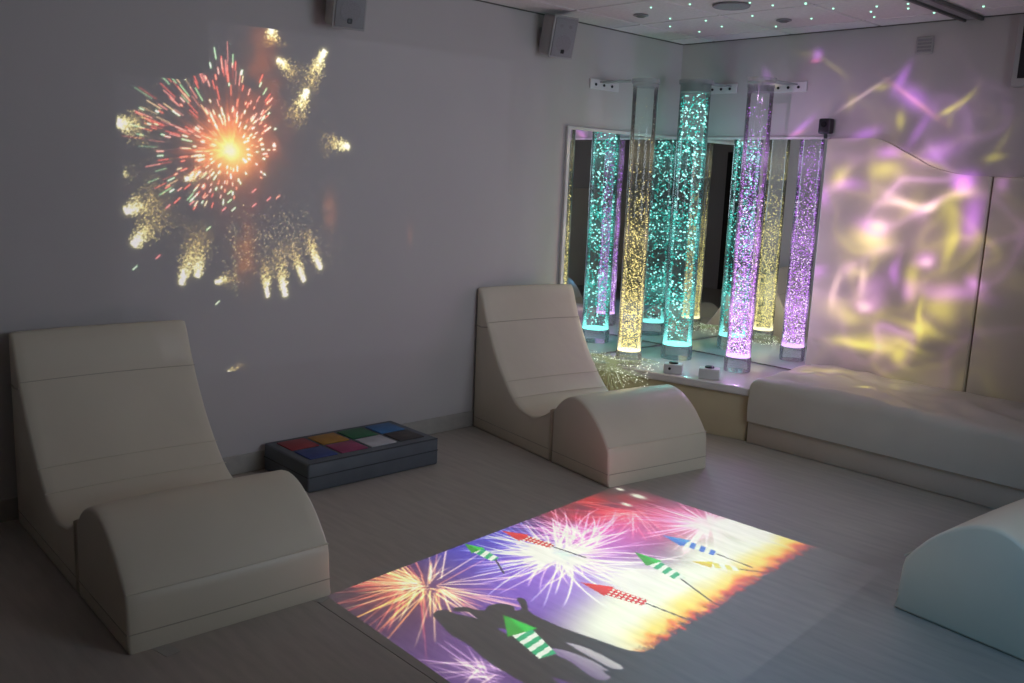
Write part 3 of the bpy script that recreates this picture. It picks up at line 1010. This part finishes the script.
add = blank(NU, NV)
gold = [(1.0, 0.75, 0.25), (1.0, 0.85, 0.45), (1.0, 0.55, 0.15)]
streaks(add, 0.188, 0.855, 85, 0.12, 0.44, gold, 1, gain=0.75, jitter=0.02, start=0.16)
streaks(add, 0.17, 0.90, 55, 0.2, 0.5, [(0.9, 0.25, 0.15), (1.0, 0.4, 0.2)], 2, math.radians(60), math.radians(240), gain=0.6, jitter=0.03)
white = [(1, 1, 1), (0.85, 0.95, 1.0), (0.95, 0.85, 1.0)]
streaks(add, 0.516, 0.735, 85, 0.16, 0.56, white, 3, curl=0.35, gain=0.8, jitter=0.012, start=0.14)
streaks(add, 0.50, 0.76, 90, 0.12, 0.45, [(0.5, 0.7, 1.0), (0.7, 0.8, 1.0)], 4, curl=0.2, gain=0.8, jitter=0.02)
streaks(add, 0.62, 0.78, 60, 0.15, 0.45, [(1, 0.6, 0.8), (1, 0.8, 0.9)], 5, math.radians(0), math.radians(140), curl=0.3, gain=0.55, jitter=0.05)
streaks(add, 0.93, 0.56, 110, 0.10, 0.42, [(1.0, 0.6, 0.85), (1, 0.85, 0.95), (1.0, 0.4, 0.6)], 6, gain=0.6, jitter=0.012, start=0.15)
streaks(add, 0.85, 0.80, 50, 0.15, 0.40, [(1.0, 0.25, 0.2), (1.0, 0.5, 0.4)], 7, math.radians(100), math.radians(260), gain=0.5, jitter=0.05)
streaks(add, 0.07, 0.42, 30, 0.08, 0.25, [(1, 0.8, 0.95), (1, 0.9, 0.7)], 8, math.radians(60), math.radians(200), gain=0.5, jitter=0.03)
img = img + blur(add, 0.65) * 0.9
img = img + blur(add, 6.0) * 0.3
img = lay(img, blob(0.516, 0.735, 0.05, 0.07) * 0.9, (0.85, 0.97, 1.0))
img = lay(img, blob(0.93, 0.56, 0.05, 0.06) * 0.8, (1, 0.97, 1.0))
for (u, v, ru, rv) in ((0.955, 0.88, 0.012, 0.03), (0.88, 0.86, 0.008, 0.02), (0.96, 0.97, 0.008, 0.016)):
    img = lay(img, blob(u, v, ru, rv) * 1.4, (1, 1, 0.95))

# ground with grass, dancers
DARK = (0.075, 0.07, 0.115)
rg = np.random.default_rng(4)
grass = np.interp(U[0], np.linspace(0, 1, 261), 0.222 + 0.012 * rg.uniform(-1, 1, 261)) + 0.012 * np.interp(U[0], np.linspace(0, 1, 40), rg.uniform(0, 1, 40)) + 0.012 * sm(0.36, 0.26, U[0])
ground = V < grass[None]
sil = ground.copy()
for k in range(260):
    u0 = rg.uniform(0.25, 1.0)
    h = rg.uniform(0.01, 0.065)
    lean = rg.uniform(-0.012, 0.012)
    sil |= in_poly(U, V, [(u0 - 0.0016, 0.215), (u0 + 0.0016, 0.215), (u0 + lean, 0.232 + h * 0.7)])


def smooth_poly(p, n=5):
    return resample(list(p) + [p[0]], len(p) * n)


p1 = [(0.112, 0.700), (0.118, 0.727), (0.135, 0.735), (0.150, 0.722), (0.154, 0.690), (0.172, 0.640), (0.182, 0.560), (0.195, 0.470), (0.196, 0.385), (0.20, 0.215), (0.10, 0.20), (0.094, 0.330), (0.090, 0.462), (0.100, 0.556), (0.098, 0.618), (0.105, 0.665)]
p2 = [(0.206, 0.650), (0.196, 0.668), (0.186, 0.700), (0.165, 0.716), (0.160, 0.700), (0.178, 0.672), (0.172, 0.610), (0.176, 0.521), (0.192, 0.435), (0.219, 0.377), (0.232, 0.300), (0.238, 0.20),
      (0.33, 0.20), (0.306, 0.270), (0.292, 0.350), (0.273, 0.464), (0.270, 0.560), (0.287, 0.595), (0.299, 0.622), (0.290, 0.640), (0.268, 0.592), (0.252, 0.598), (0.262, 0.612), (0.250, 0.648), (0.226, 0.662)]
for p in (p1, p2):
    sil |= in_poly(U, V, smooth_poly(p))
for g_ in ([(0.240, 0.40), (0.256, 0.345), (0.258, 0.232), (0.238, 0.255)], [(0.200, 0.33), (0.214, 0.288), (0.218, 0.225), (0.194, 0.24)], [(0.140, 0.32), (0.156, 0.27), (0.158, 0.222), (0.136, 0.23)], [(0.178, 0.565), (0.192, 0.535), (0.188, 0.50), (0.178, 0.53)]):
    sil &= ~in_poly(U, V, smooth_poly(g_))
sil_soft = blur(sil.astype(float), 0.8)
img = lay(img, sil_soft, DARK)

# toy rockets: nose cone, patterned body, stick
def rocket(img, tip, tail, stick, head_w, body_w, c0, c1, dots=False):
    a, b, s = [np.array((p[0] * PW, p[1] * PH)) for p in (tip, tail, stick)]
    X, Y = U * PW, V * PH
    L = np.linalg.norm(b - a)
    d = (b - a) / L
    nrm = np.array((-d[1], d[0]))
    t_ = ((X - a[0]) * d[0] + (Y - a[1]) * d[1]) / L
    w_ = (X - a[0]) * nrm[0] + (Y - a[1]) * nrm[1]
    d2 = (s - b) / (np.linalg.norm(s - b) + 1e-9)
    t2 = (X - b[0]) * d2[0] + (Y - b[1]) * d2[1]
    w2_ = abs((X - b[0]) * -d2[1] + (Y - b[1]) * d2[0])
    img = lay(img, ((t2 > 0) & (t2 < np.linalg.norm(s - b)) & (w2_ < 0.0045)) * 0.85, (0.12, 0.11, 0.12))
    body = (t_ > 0.40) & (t_ < 1.0) & (abs(w_) < body_w * (1.0 - 0.35 * (t_ - 0.4)))
    img = lay(img, body * 1.0, (0.93, 0.98, 0.95))
    if dots:
        pat = (np.sin(t_ * L * 150 + w_ * 150) * np.sin(t_ * L * 150 - w_ * 150)) < 0.28
    else:
        pat = np.sin((t_ * L + 0.35 * w_) * 2 * math.pi / 0.048) > -0.05
    img = lay(img, (body & pat) * 1.0, c1)
    head = (t_ > 0) & (t_ < 0.45) & (abs(w_) < head_w * t_ / 0.45)
    img = lay(img, head * 1.0, c0)
    img = lay(img, (head & (w_ > 0.15 * head_w)) * 0.45, tuple(min(1, c * 1.6 + 0.1) for c in c0))
    return img


gr, gr2 = (0.05, 0.55, 0.13), (0.10, 0.62, 0.40)
rd, bl, ye = (0.82, 0.05, 0.05), (0.12, 0.38, 0.85), (0.85, 0.72, 0.04)
img = rocket(img, (0.383, 1.0), (0.380, 0.854), (0.346, 0.769), 0.040, 0.030, gr, gr2)
img = rocket(img, (0.502, 0.995), (0.530, 0.801), (0.544, 0.675), 0.042, 0.030, rd, rd, True)
img = rocket(img, (0.443, 0.582), (0.474, 0.379), (0.483, 0.244), 0.046, 0.034, rd, rd, True)
img = rocket(img, (0.654, 0.600), (0.620, 0.396), (0.581, 0.256), 0.046, 0.034, gr, gr2)
img = rocket(img, (0.784, 0.615), (0.790, 0.416), (0.788, 0.288), 0.044, 0.032, bl, bl)
img = rocket(img, (0.711, 0.440), (0.758, 0.310), (0.791, 0.234), 0.032, 0.024, ye, (0.9, 0.85, 0.3))
img = rocket(img, (0.222, 0.600), (0.183, 0.385), (0.152, 0.277), 0.062, 0.044, gr, gr2)
floor_img = np.maximum(np.clip(img, 0.0, 1.0) ** 1.7, 0.022 * np.array((0.95, 0.9, 1.15)))
projector('picture_projector', 'ceiling projector above the floor throwing the rocket picture', (2.10, -2.95, 2.42),
          [(2.85, -3.93, 0), (2.691, -1.965, 0), (1.31, -2.013, 0), (1.464, -3.892, 0)], floor_img, W_FLOOR, 0.055, (0.88, 1.0, 1.0))

# --- wall picture: one large firework on black
NU, NV = 620, 436
PW, PH = 2.36, 1.66
Y0, Z0 = -4.06, 0.54
yy, xx = np.mgrid[0:NV, 0:NU]
U, V = xx / (NU - 1), yy / (NV - 1)
AY, AZ = Y0 + U * PW, Z0 + V * PH
img = blank(NU, NV, (0.035, 0.035, 0.042))


def wb(y, z, ry, rz):
    return np.exp(-(((AY - y) / ry) ** 2 + ((AZ - z) / rz) ** 2))


nz = fnoise(NU, NV, 16, 12)
# smoke
for (y, z, ry, rz, a, c) in ((-3.36, 2.05, 0.07, 0.18, 0.5, (0.26, 0.09, 0.03)), (-3.31, 1.85, 0.06, 0.2, 0.3, (0.24, 0.08, 0.03)), (-3.40, 1.70, 0.16, 0.22, 0.35, (0.30, 0.09, 0.03)),
                             (-2.965, 1.335, 0.035, 0.10, 0.85, (0.22, 0.10, 0.05)), (-3.45, 1.12, 0.05, 0.12, 0.8, (0.30, 0.14, 0.04)), (-2.436, 1.196, 0.018, 0.06, 0.5, (0.16, 0.08, 0.05)), (-3.50, 1.40, 0.12, 0.2, 0.25, (0.2, 0.06, 0.04))):
    img = lay(img, wb(y, z, ry * 1.1, rz * 1.1) * min(1, a * 1.5) * (1 + 0.5 * nz), tuple(1.25 * q for q in c))


def toU(y):
    return (y - Y0) / PW * (NU - 1)


def toV(z):
    return (z - Z0) / PH * (NV - 1)


add = blank(NU, NV)
rn = np.random.default_rng(11)
cy0, cz0 = -3.52, 1.62
# radiating red and green dashes, long on the upper left
for k in range(560):
    a = rn.uniform(0, 2 * math.pi)
    nw = 0.5 + 0.5 * math.cos(a - math.radians(140))
    if rn.uniform() > 0.22 + 0.78 * nw:
        continue
    rmax = 0.20 + 0.27 * nw ** 1.2
    r = 0.07 + (rmax - 0.05) * rn.uniform() ** 0.8
    L = 0.010 + 0.075 * nw * rn.uniform() * (r / 0.3)
    f = np.linspace(0, 1, 14)
    y = cy0 + (r + L * f) * math.cos(a) * 0.95
    z = cz0 + (r + L * f) * math.sin(a)
    far = r / rmax
    c = ((1.0, 0.20, 0.14) if rn.uniform() < 0.6 else (1.0, 0.42, 0.36)) if rn.uniform() < 0.72 else ((1.0, 0.75, 0.45) if rn.uniform() < 0.5 else (0.55, 1.0, 0.55))
    if far > 0.85 and rn.uniform() < 0.4:
        c = (0.6, 1.0, 0.6)
    splat(add, toU(y), toV(z), np.array(c), np.full(14, 0.95 * rn.uniform(0.4, 1.2)))
# faint orange rays
for k in range(90):
    a = rn.uniform(math.radians(70), math.radians(215))
    L = rn.uniform(0.15, 0.33)
    f = np.linspace(0.1, 1, 40)
    splat(add, toU(cy0 + L * f * math.cos(a)), toV(cz0 + L * f * math.sin(a)), np.array((1.0, 0.25, 0.08)), 0.3 * (1 - f * 0.6))


def plume(y, z, ang, L, W, n, strength=1.0):
    """speckled golden plume: dense bright tip at (y, z), tail spreading back along -ang"""
    d = np.array((math.cos(ang), math.sin(ang)))
    nn = np.array((-d[1], d[0]))
    n = int(n * 1.5)
    f = rn.uniform(0, 1, n) ** 1.3
    w = rn.normal(size=n) * W * (0.12 + 1.0 * f) * 0.62
    py, pz = y - d[0] * L * f + nn[0] * w, z - d[1] * L * f + nn[1] * w
    c = np.stack([np.ones(n), 0.95 - 0.25 * f, 0.50 - 0.30 * f], 1)
    splat(add, toU(py), toV(pz), c, 1.35 * strength * (1.15 - f) ** 1.4)


dg = math.radians
for (y, z, ang, L, W, n, s) in (
        (-3.00, 2.13, dg(62), 0.30, 0.075, 420, 0.7), (-3.10, 1.93, dg(62), 0.22, 0.07, 320, 0.8), (-2.85, 1.66, dg(-8), 0.20, 0.07, 260, 0.7),
        (-3.30, 2.20, dg(95), 0.09, 0.07, 150, 0.8), (-3.27, 2.06, dg(150), 0.16, 0.06, 240, 0.6), (-4.05, 1.72, dg(175), 0.20, 0.13, 380, 0.55),
        (-4.03, 1.33, dg(205), 0.22, 0.10, 380, 0.7), (-4.00, 1.18, dg(225), 0.26, 0.10, 460, 0.7), (-3.78, 0.99, dg(252), 0.30, 0.07, 460, 0.65), (-3.70, 1.02, dg(262), 0.28, 0.08, 420, 0.55),
        (-3.33, 0.90, dg(275), 0.22, 0.04, 260, 0.8), (-3.23, 0.90, dg(280), 0.28, 0.06, 420, 0.8), (-3.12, 0.97, dg(292), 0.24, 0.05, 300, 0.75), (-3.02, 1.03, dg(296), 0.24, 0.05, 330, 0.8),
        (-3.61, 0.99, dg(190), 0.13, 0.05, 160, 0.6), (-3.57, 0.525, dg(205), 0.13, 0.03, 90, 0.7), (-4.03, 1.50, dg(180), 0.08, 0.10, 50, 0.3), (-3.75, 1.48, dg(200), 0.16, 0.06, 170, 0.5)):
    plume(y, z, ang, L, W, n, s)
# loose glitter under the burst
n = 650
gy_, gz_ = rn.normal(-3.25, 0.17, n), rn.normal(1.17, 0.09, n)
splat(add, toU(gy_), toV(gz_), np.array((0.9, 0.75, 0.45)), rn.uniform(0.1, 0.9, n))
n = 260
splat(add, toU(rn.normal(-3.85, 0.1, n)), toV(rn.normal(1.40, 0.1, n)), np.array((0.8, 0.6, 0.3)), rn.uniform(0.06, 0.5, n))
n = 90
splat(add, toU(rn.normal(-3.507, 0.008, n)), toV(rn.uniform(0.91, 1.27, n)), np.array((0.9, 0.9, 0.5)), rn.uniform(0.1, 0.5, n))
for (y, z, c) in ((-3.995, 1.077, (0.6, 1, 0.6)), (-3.887, 1.124, (1, 0.3, 0.3)), (-3.834, 1.354, (1, 0.3, 0.3)), (-3.72, 1.37, (1, 0.3, 0.3)), (-3.40, 1.36, (1, 0.3, 0.3)), (-3.40, 1.43, (1, 0.3, 0.3)),
                  (-3.53, 1.38, (0.5, 1, 0.5)), (-3.53, 1.42, (0.5, 1, 0.5)), (-3.32, 1.39, (1, 0.3, 0.3)), (-3.27, 1.40, (1, 0.4, 0.3)), (-3.56, 1.34, (1, 0.3, 0.3)), (-3.51, 1.34, (0.6, 1, 0.6)),
                  (-3.64, 1.25, (0.6, 1, 0.5)), (-3.60, 0.89, (0.7, 1, 0.6)), (-3.65, 1.40, (1, 0.4, 0.3)), (-1.935, 1.146, (0.8, 0.9, 1.0))):
    n = 14 if y < -2 else 3
    splat(add, toU(y + np.linspace(-0.010, 0.010, n)), toV(z + np.linspace(-0.008, 0.008, n)), np.array(c), np.full(n, 0.7))
img = img + blur(add, 0.55) * 1.9 + blur(add, 4.0) * 0.45
img = img + wb(cy0, cz0, 0.17, 0.16)[..., None] * np.array((0.75, 0.28, 0.06)) + wb(cy0 + 0.01, cz0 - 0.01, 0.095, 0.085)[..., None] * np.array((0.9, 0.62, 0.2)) + wb(cy0, cz0 - 0.005, 0.03, 0.03)[..., None] * np.array((0.6, 0.7, 0.5))
wall_img = np.maximum(np.clip(img, 0, 1) ** 1.35, 0.008)
projector('picture_projector', 'ceiling projector throwing the firework on the left wall', (2.95, -2.55, 2.42),
          [(0, Y0, Z0), (0, Y0 + PW, Z0), (0, Y0 + PW, Z0 + PH + 0.05), (0, Y0, Z0 + PH)], wall_img, W_WALL, 0.055)

# --- liquid effect on the back wall: purple and yellow caustic swirls
NU, NV = 380, 400
X0, X1, Z0, Z1 = 0.30, 2.90, 0.02, 2.54
yy, xx = np.mgrid[0:NV, 0:NU]
U, V = xx / (NU - 1), yy / (NV - 1)
AX, AZ = X0 + U * (X1 - X0), Z0 + V * (Z1 - Z0)


def ob(x, z, rx, rz, rot=0.0):
    c, s = math.cos(rot), math.sin(rot)
    dx, dz = AX - x, AZ - z
    return np.exp(-(((dx * c + dz * s) / rx) ** 2 + ((-dx * s + dz * c) / rz) ** 2))


def ridged(seed, lam, width):
    """bright folded lines of a wavy liquid surface with soft light on one side"""
    wx, wy = fnoise(NU, NV, 45, seed + 1) * 16, fnoise(NU, NV, 45, seed + 2) * 16
    f = fnoise(NU, NV, lam, seed)
    xi = np.clip(xx + wx, 0, NU - 1).astype(int)
    yi = np.clip(yy + wy, 0, NV - 1).astype(int)
    f = f[yi, xi]
    line_ = np.exp(-(np.abs(f) / width) ** 1.3)
    soft = np.where(f > 0, np.exp(-f / 0.35), 0)
    return blur(0.55 * line_ + 0.55 * soft, 1.6)


core = np.clip(ob(1.72, 1.12, 0.62, 0.72) * 1.25, 0, 1)
core = np.maximum(core, 0.55 * ob(1.55, 1.55, 0.55, 0.45))
core = np.maximum(core, 0.65 * ob(1.60, 0.72, 0.60, 0.40))
halo = 0.10 * ob(1.45, 1.6, 0.9, 0.7) + 0.13 * ob(1.1, 2.1, 0.5, 0.3)
pur = ridged(31, 44, 0.16) * (0.45 + 0.75 * sm(-0.3, 0.8, fnoise(NU, NV, 60, 41)))
yel = ridged(57, 38, 0.15) * (0.35 + 0.75 * sm(-0.2, 0.8, fnoise(NU, NV, 60, 42)))
base = 0.22 + 0.20 * fnoise(NU, NV, 40, 43)
img = core[..., None] * (np.clip(base, 0.05, 1)[..., None] * np.array((0.62, 0.44, 0.48)) + pur[..., None] * np.array((0.80, 0.42, 1.0)) * 0.80 + yel[..., None] * np.array((0.85, 0.78, 0.16)) * 0.75)
img += halo[..., None] * np.array((0.8, 0.5, 0.9))
PU, YE, WH = np.array((0.65, 0.22, 1.0)), np.array((0.75, 0.72, 0.05)), np.array((1.0, 0.75, 0.75))
# single flashes above the padding (position x, z, size, tilt, colour)
for (x, z, rx, rz, rot, c, g_) in (
        (1.72, 2.12, 0.12, 0.060, -0.6, PU, 0.75), (1.64, 2.24, 0.030, 0.085, -0.45, PU, 0.55), (1.73, 2.105, 0.17, 0.014, -0.62, np.array((1.0, 0.45, 0.3)), 0.5),
        (1.40, 2.145, 0.15, 0.012, 0.55, WH, 0.5), (1.52, 2.19, 0.05, 0.022, 0.1, YE, 0.45), (1.33, 2.10, 0.03, 0.05, -0.3, YE, 0.28),
        (1.98, 2.07, 0.085, 0.017, 0.62, YE, 0.55), (1.93, 2.04, 0.045, 0.016, 0.4, YE, 0.5), (2.03, 2.10, 0.09, 0.010, 0.95, YE, 0.25), (1.95, 1.99, 0.02, 0.05, 0.2, YE, 0.2),
        (1.07, 2.41, 0.035, 0.035, 0, PU, 0.7), (1.06, 2.375, 0.035, 0.012, 0.0, np.array((1.0, 0.2, 0.3)), 0.5), (1.19, 2.33, 0.12, 0.016, -0.6, YE, 0.2), (1.0, 2.42, 0.08, 0.02, -0.2, YE, 0.15),
        (1.66, 1.99, 0.028, 0.055, 0.1, YE, 0.6), (1.78, 1.93, 0.03, 0.11, -0.5, PU, 0.45), (1.90, 1.80, 0.12, 0.06, 0.4, PU, 0.6), (1.85, 1.74, 0.13, 0.018, -0.3, YE, 0.4),
        (2.225, 1.775, 0.055, 0.022, 0.2, YE, 0.45), (2.25, 1.85, 0.02, 0.10, -0.5, YE, 0.18), (2.10, 1.615, 0.055, 0.055, 0, PU, 0.75), (2.09, 1.60, 0.02, 0.03, 0, np.array((1.0, 0.2, 0.2)), 0.45),
        (1.45, 1.91, 0.09, 0.035, 0.3, PU, 0.6), (1.00, 1.95, 0.10, 0.022, 0.7, PU, 0.6), (0.98, 1.92, 0.05, 0.012, 0.3, np.array((1, 0.3, 0.3)), 0.4), (0.72, 2.28, 0.03, 0.07, 0.5, PU, 0.4), (0.78, 2.22, 0.04, 0.02, 0.0, YE, 0.4),
        (2.31, 1.62, 0.035, 0.05, 0, PU, 0.35), (2.05, 1.45, 0.06, 0.09, 0.3, YE, 0.35), (2.15, 1.35, 0.05, 0.10, 0, PU, 0.3),
        (1.60, 1.26, 0.10, 0.10, 0.2, WH, 0.55), (1.72, 1.50, 0.14, 0.035, -0.45, WH, 0.45), (1.46, 1.02, 0.13, 0.05, 0.4, WH, 0.4),
        (1.98, 0.76, 0.07, 0.03, -0.6, YE, 0.7), (1.90, 0.74, 0.22, 0.03, -0.2, YE, 0.45), (1.60, 0.62, 0.18, 0.04, 0.2, YE, 0.4), (1.62, 0.95, 0.12, 0.07, 0.5, PU, 0.5)):
    img += ob(x, z, rx, rz, rot)[..., None] * c * g_ * 0.85
# brighter pools of the liquid on the padded panel (x, z, half sizes, colour)
warp = [fnoise(NU, NV, 30, 71) * 0.035, fnoise(NU, NV, 30, 72) * 0.035]
for (x, z, rx, rz, c) in (
        (1.57, 1.32, 0.098, 0.05, PU), (1.63, 1.35, 0.052, 0.035, WH), (1.23, 0.97, 0.04, 0.05, PU), (1.61, 0.85, 0.064, 0.035, PU), (1.6, 0.85, 0.029, 0.02, WH),
        (1.92, 1.13, 0.029, 0.025, WH), (1.91, 1.15, 0.052, 0.045, PU), (2.1, 0.98, 0.173, 0.035, PU), (1.81, 1.51, 0.144, 0.023, WH), (1.9, 1.49, 0.04, 0.025, WH),
        (1.63, 1.79, 0.064, 0.035, PU), (2.11, 1.6, 0.052, 0.055, PU), (2.15, 1.41, 0.058, 0.07, PU), (1.22, 1.5, 0.058, 0.07, PU), (1.4, 1.58, 0.087, 0.03, PU),
        (1.56, 1.23, 0.13, 0.055, YE), (2.08, 1.53, 0.069, 0.035, YE), (1.86, 1.02, 0.035, 0.09, YE), (1.49, 0.75, 0.116, 0.045, YE), (1.86, 0.55, 0.035, 0.035, YE),
        (1.72, 0.58, 0.173, 0.023, YE), (1.93, 0.69, 0.04, 0.025, YE), (1.94, 0.8, 0.017, 0.1, YE), (1.87, 0.62, 0.104, 0.015, YE), (2.04, 1.27, 0.029, 0.1, YE),
        (1.56, 0.57, 0.173, 0.035, YE), (1.34, 1.63, 0.058, 0.06, YE), (1.63, 1.68, 0.087, 0.04, YE), (2.06, 0.89, 0.087, 0.075, YE), (1.57, 0.99, 0.023, 0.075, WH),
        (1.37, 0.87, 0.023, 0.09, WH), (2.26, 1.05, 0.046, 0.035, PU), (1.85, 0.93, 0.04, 0.045, PU), (1.75, 1.06, 0.029, 0.075, PU)):
    q2 = np.exp(-(((AX + warp[0] - x) / (rx * 1.15)) ** 2 + ((AZ + warp[1] - z) / (rz * 1.25)) ** 2))
    img += q2[..., None] * c * 0.62
# glints low in the beam that land on the mattress
for (x, z, rx, rz, c, g_) in ((1.37, 0.22, 0.05, 0.018, YE, 0.7), (1.50, 0.20, 0.03, 0.016, YE, 0.8), (1.62, 0.25, 0.05, 0.014, YE, 0.5), (1.85, 0.15, 0.04, 0.014, YE, 0.5), (1.45, 0.30, 0.16, 0.03, YE, 0.35), (1.30, 0.16, 0.10, 0.02, WH, 0.25), (1.7, 0.24, 0.5, 0.12, np.array((0.8, 0.8, 0.55)), 0.14)):
    img += ob(x, z, rx, rz, 0.3)[..., None] * c * g_ * 2.0
edge = sm(0, 0.10, U) * sm(1, 0.90, U) * sm(0, 0.04, V) * sm(1, 0.96, V)
oil_img = np.clip(blur(img, 0.8) * edge[..., None], 0, 1) ** 1.25
projector('effect_projector', 'ceiling effect projector with a liquid wheel aimed at the padded wall', (1.75, -3.90, 2.44),
          [(X0, 0, Z0), (X1, 0, Z0), (X1, 0, Z1), (X0, 0, Z1)], oil_img, W_OIL, 0.045)

# ------------------------------------------------------------------ teal colour-wash lamp near the camera side
t = thing('colour_lamp', 'small teal colour wash lamp on the ceiling behind the camera', 'lamp', (3.7, -4.9, 2.40))
lathe('can', M['black'], [(0.055, 0.10), (0.06, 0.0), (0.06, -0.02), (0.052, -0.02), (0.05, 0.04)], t, 24, cap=False)
ridge('ceiling_mount', M['metal'], [(0, 0, 0.10), (0, 0, RZ - 0.006 - 2.40)], t, 0.012)
sp = add_light('wash_lamp', 'SPOT', (0, 0, 0.0), W_TEAL, (0.20, 0.56, 1.0), t, shadow_soft_size=0.03, spot_size=math.radians(52), spot_blend=0.8)
sp.rotation_euler = (Vector((3.25, -2.6, 0.1)) - Vector((3.7, -4.9, 2.4))).to_track_quat('-Z', 'Y').to_euler()
